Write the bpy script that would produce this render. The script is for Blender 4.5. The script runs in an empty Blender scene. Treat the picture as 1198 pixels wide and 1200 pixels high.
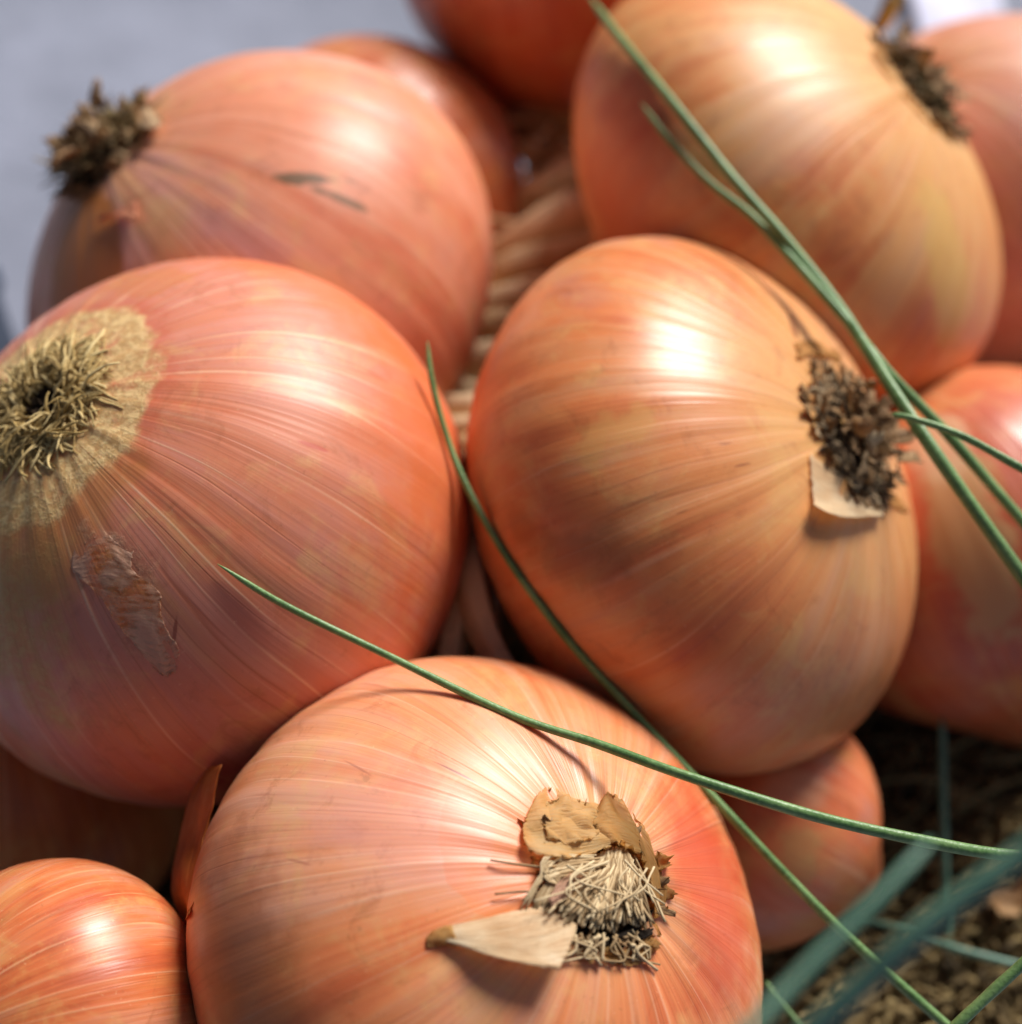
import bpy, math, random
import numpy as np
from mathutils import Vector, Matrix
from mathutils.bvhtree import BVHTree

# ---------------------------------------------------------------- camera, sky, sun, exposure
S = 0.0085                                    # metres per model unit (one unit is a bit under a centimetre)
PITCH = math.radians(50)
HC = 31.1                                     # camera height above the tabletop, units
FPX = 1959.0                                  # focal length in photo pixels (1198 wide)
FOC = 58.87
scene = bpy.context.scene
col = scene.collection
cd = bpy.data.cameras.new("camera"); cam = bpy.data.objects.new("camera", cd); col.objects.link(cam)
cam.location = (0, 0, HC * S)
cam.rotation_euler = (math.radians(90) - PITCH, 0, 0)
cd.sensor_fit = 'HORIZONTAL'; cd.sensor_width = 36; cd.lens = FOC
cd.clip_start = 0.005; cd.clip_end = 50
cd.dof.use_dof = True; cd.dof.focus_distance = 24.8 * S; cd.dof.aperture_fstop = 10.0
scene.camera = cam
SUN_EL, SUN_AZ = math.radians(43), math.radians(35)      # azimuth from +Y towards +X
w = bpy.data.worlds.new("World"); scene.world = w; w.use_nodes = True
nt = w.node_tree; nt.nodes.clear()
sky = nt.nodes.new("ShaderNodeTexSky"); sky.sky_type = 'NISHITA'; sky.sun_disc = False
sky.sun_elevation = SUN_EL; sky.sun_rotation = SUN_AZ; sky.dust_density = 3.0; sky.air_density = 0.7; sky.ozone_density = 0.2
bg = nt.nodes.new("ShaderNodeBackground"); bg.inputs[1].default_value = 0.05
wo = nt.nodes.new("ShaderNodeOutputWorld")
nt.links.new(sky.outputs[0], bg.inputs[0]); nt.links.new(bg.outputs[0], wo.inputs[0])
sl = bpy.data.lights.new("sun", 'SUN'); sun = bpy.data.objects.new("sun", sl); col.objects.link(sun)
sl.energy = 5.0; sl.angle = math.radians(23); sl.color = (1.0, 0.965, 0.92)
sd = Vector((math.sin(SUN_AZ) * math.cos(SUN_EL), math.cos(SUN_AZ) * math.cos(SUN_EL), math.sin(SUN_EL)))
sun.rotation_euler = sd.to_track_quat('Z', 'Y').to_euler(); sun.location = sd * 2
scene.view_settings.view_transform = 'Standard'; scene.view_settings.look = 'None'
scene.view_settings.exposure = 0.1; scene.view_settings.gamma = 1.0
scene.cycles.max_bounces = 8; scene.cycles.diffuse_bounces = 4; scene.cycles.transmission_bounces = 4

# ---------------------------------------------------------------- geometry helpers
CP = Vector((0, 0, HC))
FW = Vector((0, math.cos(PITCH), -math.sin(PITCH)))
UP = Vector((0, math.sin(PITCH), math.cos(PITCH)))
RT = Vector((1, 0, 0))
def ray(x, y): return FW + RT * ((x - 599) / FPX) + UP * ((600 - y) / FPX)
def at(x, y, d): return CP + ray(x, y) * d               # a point in model units, d units down the view axis
def on_plane(x, y, z):
    r = ray(x, y); return CP + r * ((z - HC) / r.z)

def mesh_obj(name, verts, faces, mat, parent=None, smooth=True, frame=None, attrs=None):
    """verts in model units (world, or local to `frame`); linked as one object"""
    me = bpy.data.meshes.new(name)
    v = np.asarray(verts, dtype=float) * S
    me.from_pydata(v.tolist(), [], faces if isinstance(faces, list) else faces.tolist())
    if smooth: me.polygons.foreach_set("use_smooth", [True] * len(me.polygons))
    if attrs:
        for k, a in attrs.items():
            at_ = me.attributes.new(k, 'FLOAT', 'POINT'); at_.data.foreach_set("value", np.asarray(a, dtype=np.float32))
    me.update()
    o = bpy.data.objects.new(name, me); col.objects.link(o)
    if mat: me.materials.append(mat)
    if parent is not None: o.parent = parent
    return o
def tag(o, label=None, cat=None, group=None, kind=None):
    if label: o['label'] = label
    if cat: o['category'] = cat
    if group: o['group'] = group
    if kind: o['kind'] = kind
    return o
def empty(name, M):
    o = bpy.data.objects.new(name, None); col.objects.link(o); o.empty_display_size = 0.01
    M = M.copy(); M.translation = M.translation * S
    o.matrix_world = M; o.matrix_basis = M
    return o
def catmull(P, n):
    P = [np.asarray(p, float) for p in P]
    P = [2 * P[0] - P[1]] + P + [2 * P[-1] - P[-2]]
    out = []
    segs = len(P) - 3
    for i in range(n):
        t = i / (n - 1) * segs; k = min(int(t), segs - 1); u = t - k
        a, b, c, d = P[k:k + 4]
        out.append(0.5 * ((2 * b) + (c - a) * u + (2 * a - 5 * b + 4 * c - d) * u * u + (3 * b - a - 3 * c + d) * u ** 3))
    return np.array(out)
class TB:
    """collects tubes into one mesh"""
    def __init__(s): s.v, s.f, s.a, s.n = [], [], [], 0
    def tube(s, P, R, k=6, val=0.0, flat=1.0, closed=True, roll=0.0, groove=0.0, gn=5):
        P = np.asarray(P, float); m = len(P)
        R = np.broadcast_to(np.asarray(R, float), (m,))
        T = np.gradient(P, axis=0); T /= np.linalg.norm(T, axis=1)[:, None] + 1e-9
        ref = np.array([0.31, 0.2, 0.93]) if abs(T[0][2]) < 0.85 else np.array([0.9, 0.2, 0.1])
        nprev = ref - T[0] * ref.dot(T[0]); nprev /= np.linalg.norm(nprev)
        base = s.n
        for i in range(m):
            nn = nprev - T[i] * nprev.dot(T[i]); nn /= np.linalg.norm(nn) + 1e-9; nprev = nn
            b = np.cross(T[i], nn)
            for j in range(k):
                an = 2 * math.pi * j / k + roll
                rr = R[i] * (1 + groove * math.sin(gn * an + i * .15) + groove * .6 * math.sin((gn * 2 + 3) * an - i * .1))
                s.v.append(P[i] + nn * rr * math.cos(an) + b * rr * flat * math.sin(an)); s.a.append(val)
        for i in range(m - 1):
            for j in range(k):
                a, b_ = base + i * k + j, base + i * k + (j + 1) % k
                s.f.append((a, b_, b_ + k, a + k))
        s.n += m * k
        if closed:
            s.f.append(tuple(base + j for j in range(k))[::-1]); s.f.append(tuple(base + (m - 1) * k + j for j in range(k)))
    def obj(s, name, mat, parent=None, M=None):
        v = np.array(s.v)
        if M is not None: v = to_local(v, M)
        return mesh_obj(name, v, s.f, mat, parent, attrs={'tint': s.a})
def to_local(v, M):
    Mi = np.array(M.inverted()); v = np.asarray(v, float)
    return v @ Mi[:3, :3].T + Mi[:3, 3]

# ---------------------------------------------------------------- node helpers
class NT:
    def __init__(s, name):
        s.m = bpy.data.materials.new(name); s.m.use_nodes = True; s.t = s.m.node_tree; s.t.nodes.clear()
        s.out = s.t.nodes.new("ShaderNodeOutputMaterial"); s.b = s.t.nodes.new("ShaderNodeBsdfPrincipled")
        s.t.links.new(s.b.outputs[0], s.out.inputs[0])
    def set(s, sock, v):
        if isinstance(v, bpy.types.NodeSocket): s.t.links.new(v, sock)
        elif v is not None:
            if hasattr(sock.default_value, '__len__') and not hasattr(v, '__len__'): v = [v] * len(sock.default_value)
            if hasattr(v, '__len__') and len(v) == 3 and len(sock.default_value) == 4: v = (*v, 1)
            sock.default_value = v
    def n(s, typ, props={}, **k):
        nd = s.t.nodes.new(typ)
        for a, v in props.items(): setattr(nd, a, v)
        for a, v in k.items():
            key = int(a[1:]) if a[0] == 'i' and a[1:].isdigit() else a
            s.set(nd.inputs[key], v)
        return nd
    def math(s, op, a, b=None, c=None, clamp=False):
        nd = s.t.nodes.new("ShaderNodeMath"); nd.operation = op; nd.use_clamp = clamp
        s.set(nd.inputs[0], a)
        if b is not None: s.set(nd.inputs[1], b)
        if c is not None: s.set(nd.inputs[2], c)
        return nd.outputs[0]
    def vm(s, op, a, b=None):
        nd = s.t.nodes.new("ShaderNodeVectorMath"); nd.operation = op
        s.set(nd.inputs[0], a)
        if b is not None: s.set(nd.inputs[1], b)
        return nd.outputs[1] if op in ('LENGTH', 'DISTANCE') else nd.outputs[0]
    def comb(s, x, y, z):
        nd = s.t.nodes.new("ShaderNodeCombineXYZ"); s.set(nd.inputs[0], x); s.set(nd.inputs[1], y); s.set(nd.inputs[2], z); return nd.outputs[0]
    def noise(s, vec, scale, detail=3, rough=.55, dist=0.0):
        nd = s.t.nodes.new("ShaderNodeTexNoise"); s.set(nd.inputs['Vector'], vec); nd.inputs['Scale'].default_value = scale
        nd.inputs['Detail'].default_value = detail; nd.inputs['Roughness'].default_value = rough; nd.inputs['Distortion'].default_value = dist
        return nd.outputs[0]
    def mr(s, v, a, b, c=0.0, d=1.0, smooth=True):
        nd = s.t.nodes.new("ShaderNodeMapRange"); nd.interpolation_type = 'SMOOTHSTEP' if smooth else 'LINEAR'
        s.set(nd.inputs[0], v)
        for i, q in enumerate((a, b, c, d)): s.set(nd.inputs[i + 1], q)
        return nd.outputs[0]
    def mix(s, f, a, b, mode='MIX'):
        nd = s.t.nodes.new("ShaderNodeMix"); nd.data_type = 'RGBA'; nd.blend_type = mode
        s.set(nd.inputs[0], f); s.set(nd.inputs[6], a); s.set(nd.inputs[7], b); return nd.outputs[2]
    def ramp(s, f, stops):
        nd = s.t.nodes.new("ShaderNodeValToRGB"); s.set(nd.inputs[0], f); e = nd.color_ramp.elements
        while len(e) < len(stops): e.new(.5)
        for q, (p, c) in zip(e, stops): q.position = p; q.color = (*c, 1)
        return nd.outputs[0]
    def bump(s, h, dist, strength=1.0, normal=None):
        nd = s.t.nodes.new("ShaderNodeBump"); s.set(nd.inputs['Height'], h); nd.inputs['Distance'].default_value = dist; nd.inputs['Strength'].default_value = strength
        if normal: s.t.links.new(normal, nd.inputs['Normal'])
        return nd.outputs[0]
def srgb(r, g, b):
    f = lambda c: (c / 255 / 12.92) if c / 255 <= .04045 else ((c / 255 + .055) / 1.055) ** 2.4
    return (f(r), f(g), f(b))

# ---------------------------------------------------------------- onion skin
PINK = srgb(206, 112, 100); ROSE = srgb(190, 88, 84); ORANGE = srgb(212, 108, 58); SALMON = srgb(222, 128, 84)
DEEP = srgb(186, 66, 34); TAN = srgb(216, 160, 98); STRAW = srgb(222, 180, 122); MAUVE = srgb(178, 118, 120)
def skin_mat(name, a, c, seed, cols=(DEEP, ORANGE, SALMON, PINK), tan=0.5, tan_r=.55, patches=(), vein=.35, streak=1.0, rough=.36, bumpk=1.0, warm=.86):
    N = NT(name)
    oc = N.n("ShaderNodeTexCoord").outputs['Object']
    oc = N.vm('SCALE', oc); N.t.nodes[-1].inputs['Scale'].default_value = 1 / S      # model units
    sp = N.n("ShaderNodeSeparateXYZ", i0=oc); X, Y, Z = sp.outputs
    warp = N.noise(oc, .22, 1); warp2 = N.noise(N.vm('ADD', oc, (7, 3, seed)), 1.1, 2)
    R = N.math('SQRT', N.math('ADD', N.math('MULTIPLY', X, X), N.math('MULTIPLY', Y, Y)))
    Rs = N.math('MAXIMUM', R, .02)
    ux, uy = N.math('DIVIDE', X, Rs), N.math('DIVIDE', Y, Rs)
    # meridians wander a little
    tw = N.math('MULTIPLY', N.math('SUBTRACT', warp, .5), .14)
    tw2 = N.math('MULTIPLY', N.math('SUBTRACT', warp2, .5), .006)
    tw = N.math('ADD', tw, tw2)
    ux2 = N.math('SUBTRACT', ux, N.math('MULTIPLY', uy, tw)); uy2 = N.math('ADD', uy, N.math('MULTIPLY', ux, tw))
    t = N.math('DIVIDE', Z, c)
    def st(k, kz, off): return N.comb(N.math('MULTIPLY_ADD', ux2, k, off + seed), N.math('MULTIPLY_ADD', uy2, k, off * 2.3), N.math('MULTIPLY', t, kz))
    n1 = N.noise(st(1.1, .55, 3.1), 1.0, 3, .6)
    n2 = N.noise(st(4.2, .8, 9.7), 1.0, 4, .62)
    n3 = N.noise(st(17., .7, 1.3), 1.0, 2, .6)
    n4 = N.noise(st(60., 1.8, 5.3), 1.0, 2, .6)
    nb = N.noise(N.vm('ADD', oc, (seed * 3.1, 2, 5)), .42, 4, .6)
    nf = N.noise(N.vm('ADD', oc, (seed, 9, 1)), 2.6, 5, .65)
    f = N.math('ADD', N.math('MULTIPLY', n1, .55), N.math('MULTIPLY', nb, .65))
    f = N.math('ADD', f, N.math('MULTIPLY', N.math('SUBTRACT', n2, .5), .75 * streak))
    f = N.math('ADD', f, N.math('MULTIPLY', N.math('SUBTRACT', n3, .5), .32 * streak))
    f = N.math('ADD', f, -.1)
    colr = N.ramp(f, [(.26, cols[0]), (.42, cols[1]), (.56, cols[2]), (.74, cols[3])])
    # mauve / yellow patches in the skin layers
    colr = N.mix(N.math('MULTIPLY', N.mr(N.noise(st(2.2, 1.3, 17), 1.0, 4, .6, .4), .54, .72), .45), colr, MAUVE)
    colr = N.mix(N.math('MULTIPLY', N.mr(N.noise(st(2.6, .9, 31), 1.0, 3, .6, .3), .57, .74), .5), colr, TAN)
    # paler, yellower towards the root and neck
    e = N.math('ADD', N.math('DIVIDE', R, a), N.math('MULTIPLY', N.math('SUBTRACT', n2, .5), .55))
    colr = N.mix(N.math('MULTIPLY', N.mr(e, tan_r, .06), tan), colr, N.mix(n2, TAN, STRAW))
    # fine pale and dark veins along the meridians
    ang = N.math('DIVIDE', N.math('ARCTAN2', uy2, ux2), 2 * math.pi)
    def lines(cnt, wpx, off, jit):
        q = N.math('ADD', N.math('MULTIPLY', ang, cnt), N.math('MULTIPLY', N.noise(N.comb(N.math('MULTIPLY_ADD', ux2, 2.6, off), N.math('MULTIPLY', uy2, 2.6), N.math('MULTIPLY', t, .12)), 1.0, 2), jit))
        fr = N.math('ABSOLUTE', N.math('SUBTRACT', N.math('FRACT', q), .5))
        wd = N.math('DIVIDE', wpx * cnt / (2 * math.pi), Rs)
        per = N.noise(N.comb(N.math('MULTIPLY_ADD', ux2, 9, off), N.math('MULTIPLY', uy2, 9), N.math('MULTIPLY', t, .9)), 1.0, 1)
        return N.math('MULTIPLY', N.mr(fr, wd, 0.0), N.mr(per, .40, .62))
    vm_ = lines(46, .035, 3.3, 5.0)
    colr = N.mix(N.math('MULTIPLY', vm_, vein), colr, srgb(240, 190, 160))
    vd_ = lines(34, .028, 8.3, 6.0)
    colr = N.mix(N.math('MULTIPLY', vd_, vein * .9), colr, srgb(164, 72, 46))
    vf_ = lines(120, .018, 5.1, 9.0)
    colr = N.mix(N.math('MULTIPLY', vf_, vein * .6), colr, srgb(176, 80, 52))
    colr = N.mix(N.math('MULTIPLY', N.mr(n4, .62, .8), .22 * streak), colr, srgb(238, 176, 140))
    colr = N.mix(N.math('MULTIPLY', N.mr(n4, .42, .25), .25 * streak), colr, srgb(150, 58, 34))
    colr = N.mix(.15, colr, srgb(226, 178, 140))
    bl1 = N.noise(N.vm('ADD', oc, (seed * 1.7, 4, 8)), .85, 5, .7, .6); bl2 = N.noise(N.vm('ADD', oc, (8, seed * 2.1, 3)), 1.3, 5, .72, .8)
    colr = N.mix(N.math('MULTIPLY', N.mr(bl1, .5, .68), .38), colr, srgb(222, 176, 116))
    colr = N.mix(N.math('MULTIPLY', N.mr(bl2, .53, .7), .34), colr, srgb(160, 88, 52))
    colr = N.mix(N.math('MULTIPLY', N.mr(N.noise(N.vm('ADD', oc, (5, 1, seed)), 9.0, 3, .7), .64, .74), .3), colr, srgb(136, 84, 50))
    colr = N.mix(N.math('MULTIPLY', N.mr(N.noise(N.vm('ADD', oc, (2, 6, seed)), 14.0, 2, .7), .68, .76), .4), colr, srgb(236, 196, 160))
    # small specks
    colr = N.mix(N.math('MULTIPLY', N.mr(nf, .66, .76), .35), colr, srgb(120, 72, 40))
    bh = N.math('ADD', N.math('MULTIPLY', n3, .6), N.math('MULTIPLY', n4, .25))
    bh = N.math('ADD', bh, N.math('MULTIPLY', vm_, .10))
    bh = N.math('SUBTRACT', bh, N.math('MULTIPLY', vd_, .10))
    rg = N.math('ADD', rough - .08, N.math('MULTIPLY', N.math('ADD', n2, nf), .1))
    bump2 = None
    for P in patches:
        # (centre local, radius, stretch along meridian, colour, strength, edge softness, raggedness, mottle colour)
        p, rad, colp, stg, soft, rag, mott = P
        if p == 'root':
            dd = N.math('DIVIDE', R, rad); hemi = N.mr(Z, 0, .5)
        else:
            q = N.vm('SUBTRACT', oc, tuple(p[0]))
            if p[1] is not None:                                     # elongated: p[1] = long axis, p[2] = ratio
                ax = p[1]; k = 1 - 1 / p[2]
                dt = N.vm('DOT_PRODUCT', q, tuple(ax)); dt = N.t.nodes[-1].outputs[1]
                nr = np.array(p[0]) / np.array([a * a, a * a, c * c]); nr /= np.linalg.norm(nr)
                dn = N.vm('DOT_PRODUCT', q, tuple(nr)); dn = N.t.nodes[-1].outputs[1]
                sn_ = N.vm('SCALE', tuple(nr)); N.set(N.t.nodes[-1].inputs['Scale'], N.math('MULTIPLY', dn, .97))
                q = N.vm('SUBTRACT', q, sn_)
                sc_ = N.vm('SCALE', tuple(ax)); N.set(N.t.nodes[-1].inputs['Scale'], N.math('MULTIPLY', dt, k))
                q = N.vm('SUBTRACT', q, sc_)
            dd = N.math('DIVIDE', N.vm('LENGTH', q), rad); hemi = 1.0
        rn = N.math('ADD', N.math('MULTIPLY', N.math('SUBTRACT', nf, .5), rag), N.math('MULTIPLY', N.math('SUBTRACT', warp2, .5), rag * 1.5))
        dd = N.math('ADD', dd, rn)
        mk = N.math('MULTIPLY', N.math('MULTIPLY', N.mr(dd, 1 + soft / 2, 1 - soft / 2), hemi), stg)
        if mott is not None:
            mo = N.noise(N.vm('ADD', oc, (3, seed, 1)), 7.0, 5, .7)
            mo = N.mr(mo, .42, .6); cc = N.mix(mo, mott, colp)
            mk = N.math('MULTIPLY', mk, N.mr(N.noise(N.vm('ADD', oc, (1, 2, seed)), 1.8, 4, .7), .3, .5, .35, 1))
            rg = N.math('ADD', rg, N.math('MULTIPLY', mk, .3))
            bh = N.math('ADD', bh, N.math('MULTIPLY', N.math('MULTIPLY', mk, mo), .3))
        else: cc = colp
        colr = N.mix(mk, colr, cc)
    colr = N.mix(1.0, colr, (1.0, .975 + (warm - .84) * .15, warm, 1), 'MULTIPLY')
    N.set(N.b.inputs['Base Color'], colr)
    rg = N.math('ADD', rg, N.math('MULTIPLY', N.math('SUBTRACT', n3, .5), .35))
    N.set(N.b.inputs['Roughness'], rg)
    N.b.inputs['Specular IOR Level'].default_value = .48
    N.b.inputs['Coat Weight'].default_value = .04; N.b.inputs['Coat Roughness'].default_value = .3
    N.b.inputs['Subsurface Weight'].default_value = .18; N.b.inputs['Subsurface Radius'].default_value = (1.0, .3, .12)
    N.b.inputs['Subsurface Scale'].default_value = .004
    N.set(N.b.inputs['Normal'], N.bump(bh, .022 * S * bumpk))
    return N.m

def onion_shape(a, c, seed, nl=220, nt_=150, lump=.012):
    rg = np.random.default_rng(seed)
    th = np.linspace(0, math.pi, nt_ + 1)[1:-1]; ph = np.arange(nl) / nl * 2 * math.pi
    T, P = np.meshgrid(th, ph, indexing='ij')
    r = a * np.sin(T) ** .93; z = c * np.cos(T)
    d = np.zeros_like(T)
    for k in range(1, 7): d += lump / k ** .7 * np.sin(k * P + rg.uniform(0, 6.3) + .5 * np.sin(T * 2 + rg.uniform(0, 6))) * np.sin(T) * rg.uniform(.4, 1)
    for k in range(12, 60, 3): d += .0007 * rg.uniform(.2, 1) * np.sin(k * P + rg.uniform(0, 6.3) + .6 * np.sin(2.2 * T + rg.uniform(0, 6))) * np.sin(T) ** .3
    for k in range(3): d += lump * .5 * np.sin((k + 2) * T + rg.uniform(0, 6)) * np.sin(P + rg.uniform(0, 6)) * np.sin(T)
    r = r * (1 + d); z = z * (1 + d * .5)
    z = z - .05 * c * np.exp(-(T / .13) ** 2)                                   # dimple at the root plate
    # wrinkles gathering at both ends
    wr = np.exp(-(T / .42) ** 2) + np.exp(-((math.pi - T) / .5) ** 2)
    z = z + wr * .0028 * a * sum(rg.uniform(.3, 1) * np.sin(k * P + rg.uniform(0, 6)) for k in (9, 14, 21, 33)) * np.minimum(1, np.sin(T) * 4)
    # neck tapers out on the far side
    u = np.clip((math.pi - T) / .55, 0, 3); z = z - .34 * c * np.exp(-u ** 2 * 2.4)
    v = np.stack([r * np.cos(P), r * np.sin(P), z], -1).reshape(-1, 3)
    n = len(th); f = []
    for i in range(n - 1):
        b = i * nl
        for j in range(nl):
            j2 = (j + 1) % nl
            f.append((b + j, b + nl + j, b + nl + j2, b + j2))
    top = len(v); v = np.vstack([v, [[0, 0, v[:nl, 2].mean()]], [[0, 0, v[-nl:, 2].mean()]]])
    for j in range(nl):
        j2 = (j + 1) % nl; f.append((top, j, j2)); f.append((top + 1, (n - 1) * nl + j2, (n - 1) * nl + j))
    return v, f

class Onion: pass
def make_onion(key, cx, cy, apx, cr, alpha, phi, d, seed, label, nl=220, nt_=150, **mk):
    """cx, cy centre; apx equatorial radius in photo pixels at depth d; cr polar/equatorial; alpha, phi point the root end"""
    o = Onion(); o.key = key
    a = apx * d / FPX; c = a * cr
    C = at(cx, cy, d); v = (C - CP).normalized()
    e1 = (RT - v * RT.dot(v)).normalized(); e2 = e1.cross(v) * 1.0
    if e2.dot(UP) < 0: e2 = -e2
    al, fi = math.radians(alpha), math.radians(phi)
    z = (e1 * math.cos(al) + e2 * math.sin(al)) * math.sin(fi) - v * math.cos(fi)
    z.normalize(); x = (e1 - z * e1.dot(z)).normalized(); y = z.cross(x)
    M = Matrix((x, y, z)).transposed().to_4x4(); M.translation = C
    o.M = M; o.a, o.c, o.C, o.d, o.seed = a, c, C, d, seed
    vs, fs = onion_shape(a, c, seed, nl, nt_)
    Mn = np.array(M); o.wv = vs @ Mn[:3, :3].T + Mn[:3, 3]
    o.tree = BVHTree.FromPolygons(o.wv.tolist(), fs)
    o.root = empty('onion', M); tag(o.root, label, 'onion', 'onions of the braid')
    o.vs, o.fs = vs, fs
    return o
def hit(o, x, y):
    r = ray(x, y); h = o.tree.ray_cast(CP, r.normalized())
    if h[0] is None: return None
    return h[0]
def surf(o, x, y, h=0.0):
    """point over the onion's surface seen at x, y, lifted h units along the surface normal; beyond the outline: depth of the nearest surface"""
    r = ray(x, y).normalized(); q = o.tree.ray_cast(CP, r)
    if q[0] is None:
        dd = r.dot(o.C - CP); p = CP + r * dd; q2 = o.tree.find_nearest(p); return p + q2[1] * h
    return q[0] - r * h
def loc(o, x, y):
    return np.array(o.M.inverted() @ surf(o, x, y))
def spot(o, x, y, x2=None, y2=None, ratio=1):
    p = loc(o, x, y)
    if x2 is None: return (p, None, 1)
    q = loc(o, x2, y2) - p; q /= np.linalg.norm(q)
    return (p, q, ratio)

# ---------------------------------------------------------------- simple materials
def fibre_mat(name, dark, mid, light, rough=.75, scale=3.0):
    N = NT(name)
    at_ = N.n("ShaderNodeAttribute", {'attribute_name': 'tint'}).outputs['Fac']
    oc = N.n("ShaderNodeTexCoord").outputs['Object']
    f = N.math('ADD', N.math('MULTIPLY', at_, .75), N.math('MULTIPLY', N.noise(oc, scale / S, 3), .35))
    N.set(N.b.inputs['Base Color'], N.ramp(f, [(.12, dark), (.5, mid), (.95, light)]))
    N.b.inputs['Roughness'].default_value = rough; N.b.inputs['Specular IOR Level'].default_value = .25
    return N.m
M_FIB_TAN = fibre_mat('olive_tan_root_fibre', srgb(84, 66, 38), srgb(174, 146, 90), srgb(228, 204, 148))
M_FIB_GREY = fibre_mat('grey_brown_root_fibre', srgb(60, 48, 36), srgb(148, 126, 98), srgb(208, 184, 146))
M_FIB_DARK = fibre_mat('dark_root_fibre', srgb(48, 38, 24), srgb(118, 98, 64), srgb(190, 168, 122))
M_HOLE = fibre_mat('dark_crust_and_hollow_shade', srgb(26, 18, 12), srgb(52, 38, 24), srgb(90, 70, 44), .9)  # dark root plates, and the painted shade of the hollow below the brush
def paper_mat(name, c1, c2, c3, trans=.25, rough=.5, clear=0.0):
    N = NT(name)
    uv = N.n("ShaderNodeAttribute", {'attribute_name': 'u'}).outputs['Fac']; vv = N.n("ShaderNodeAttribute", {'attribute_name': 'v'}).outputs['Fac']
    oc = N.n("ShaderNodeTexCoord").outputs['Object']
    stv = N.comb(N.math('MULTIPLY', uv, 3.0), N.math('MULTIPLY', vv, 22.0), 0.0)
    n1 = N.noise(stv, 1.0, 4, .6); n2 = N.noise(oc, 1.3 / S, 4, .6)
    f = N.math('ADD', N.math('MULTIPLY', n1, .5), N.math('MULTIPLY', n2, .5))
    c = N.ramp(f, [(.34, c1), (.5, c2), (.66, c3)])
    N.set(N.b.inputs['Base Color'], c); N.b.inputs['Roughness'].default_value = rough
    N.set(N.b.inputs['Normal'], N.bump(N.math('ADD', n1, n2), .04 * S))
    tr = N.n("ShaderNodeBsdfTranslucent"); N.set(tr.inputs[0], c)
    mx = N.n("ShaderNodeMixShader"); mx.inputs[0].default_value = trans
    N.t.links.new(N.b.outputs[0], mx.inputs[1]); N.t.links.new(tr.outputs[0], mx.inputs[2]); N.t.links.new(mx.outputs[0], N.out.inputs[0])
    if clear:
        cl = N.n("ShaderNodeBsdfTransparent"); m2 = N.n("ShaderNodeMixShader"); N.set(cl.inputs[0], (1, .93, .82))
        N.set(m2.inputs[0], N.mr(N.math('ADD', N.math('MULTIPLY', n2, .6), N.math('MULTIPLY', n1, .4)), .42, .62, 0.0, clear))
        N.t.links.new(mx.outputs[0], m2.inputs[1]); N.t.links.new(cl.outputs[0], m2.inputs[2]); N.t.links.new(m2.outputs[0], N.out.inputs[0])
    return N.m
M_PAPER_CREAM = paper_mat('cream_papery_skin', srgb(228, 190, 140), srgb(244, 220, 180), srgb(253, 240, 212), .5)
M_PAPER_AMBER = paper_mat('amber_papery_skin', srgb(204, 142, 66), srgb(224, 176, 104), srgb(246, 214, 150), .55, clear=.35)
M_PAPER_RUST = paper_mat('rust_papery_skin', srgb(196, 104, 40), srgb(224, 134, 60), srgb(240, 166, 92), .5)
M_PEEL = paper_mat('pinkish_peeling_skin', srgb(214, 160, 132), srgb(228, 184, 154), srgb(238, 210, 184), .3, clear=1.0)
M_FIB_WARM = fibre_mat('warm_tan_root_fibre', srgb(80, 60, 40), srgb(164, 136, 98), srgb(222, 200, 160))
M_PAPER_GOLD = paper_mat('golden_papery_skin', srgb(220, 164, 84), srgb(242, 204, 138), srgb(252, 230, 184), .55, clear=.3)
M_PAPER_BROWN = paper_mat('brown_papery_skin', srgb(146, 104, 64), srgb(190, 148, 100), srgb(222, 190, 144), .35)
M_PAPER_PINK = paper_mat('pink_papery_skin', srgb(206, 120, 84), srgb(226, 146, 108), srgb(236, 176, 140), .3)

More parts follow.
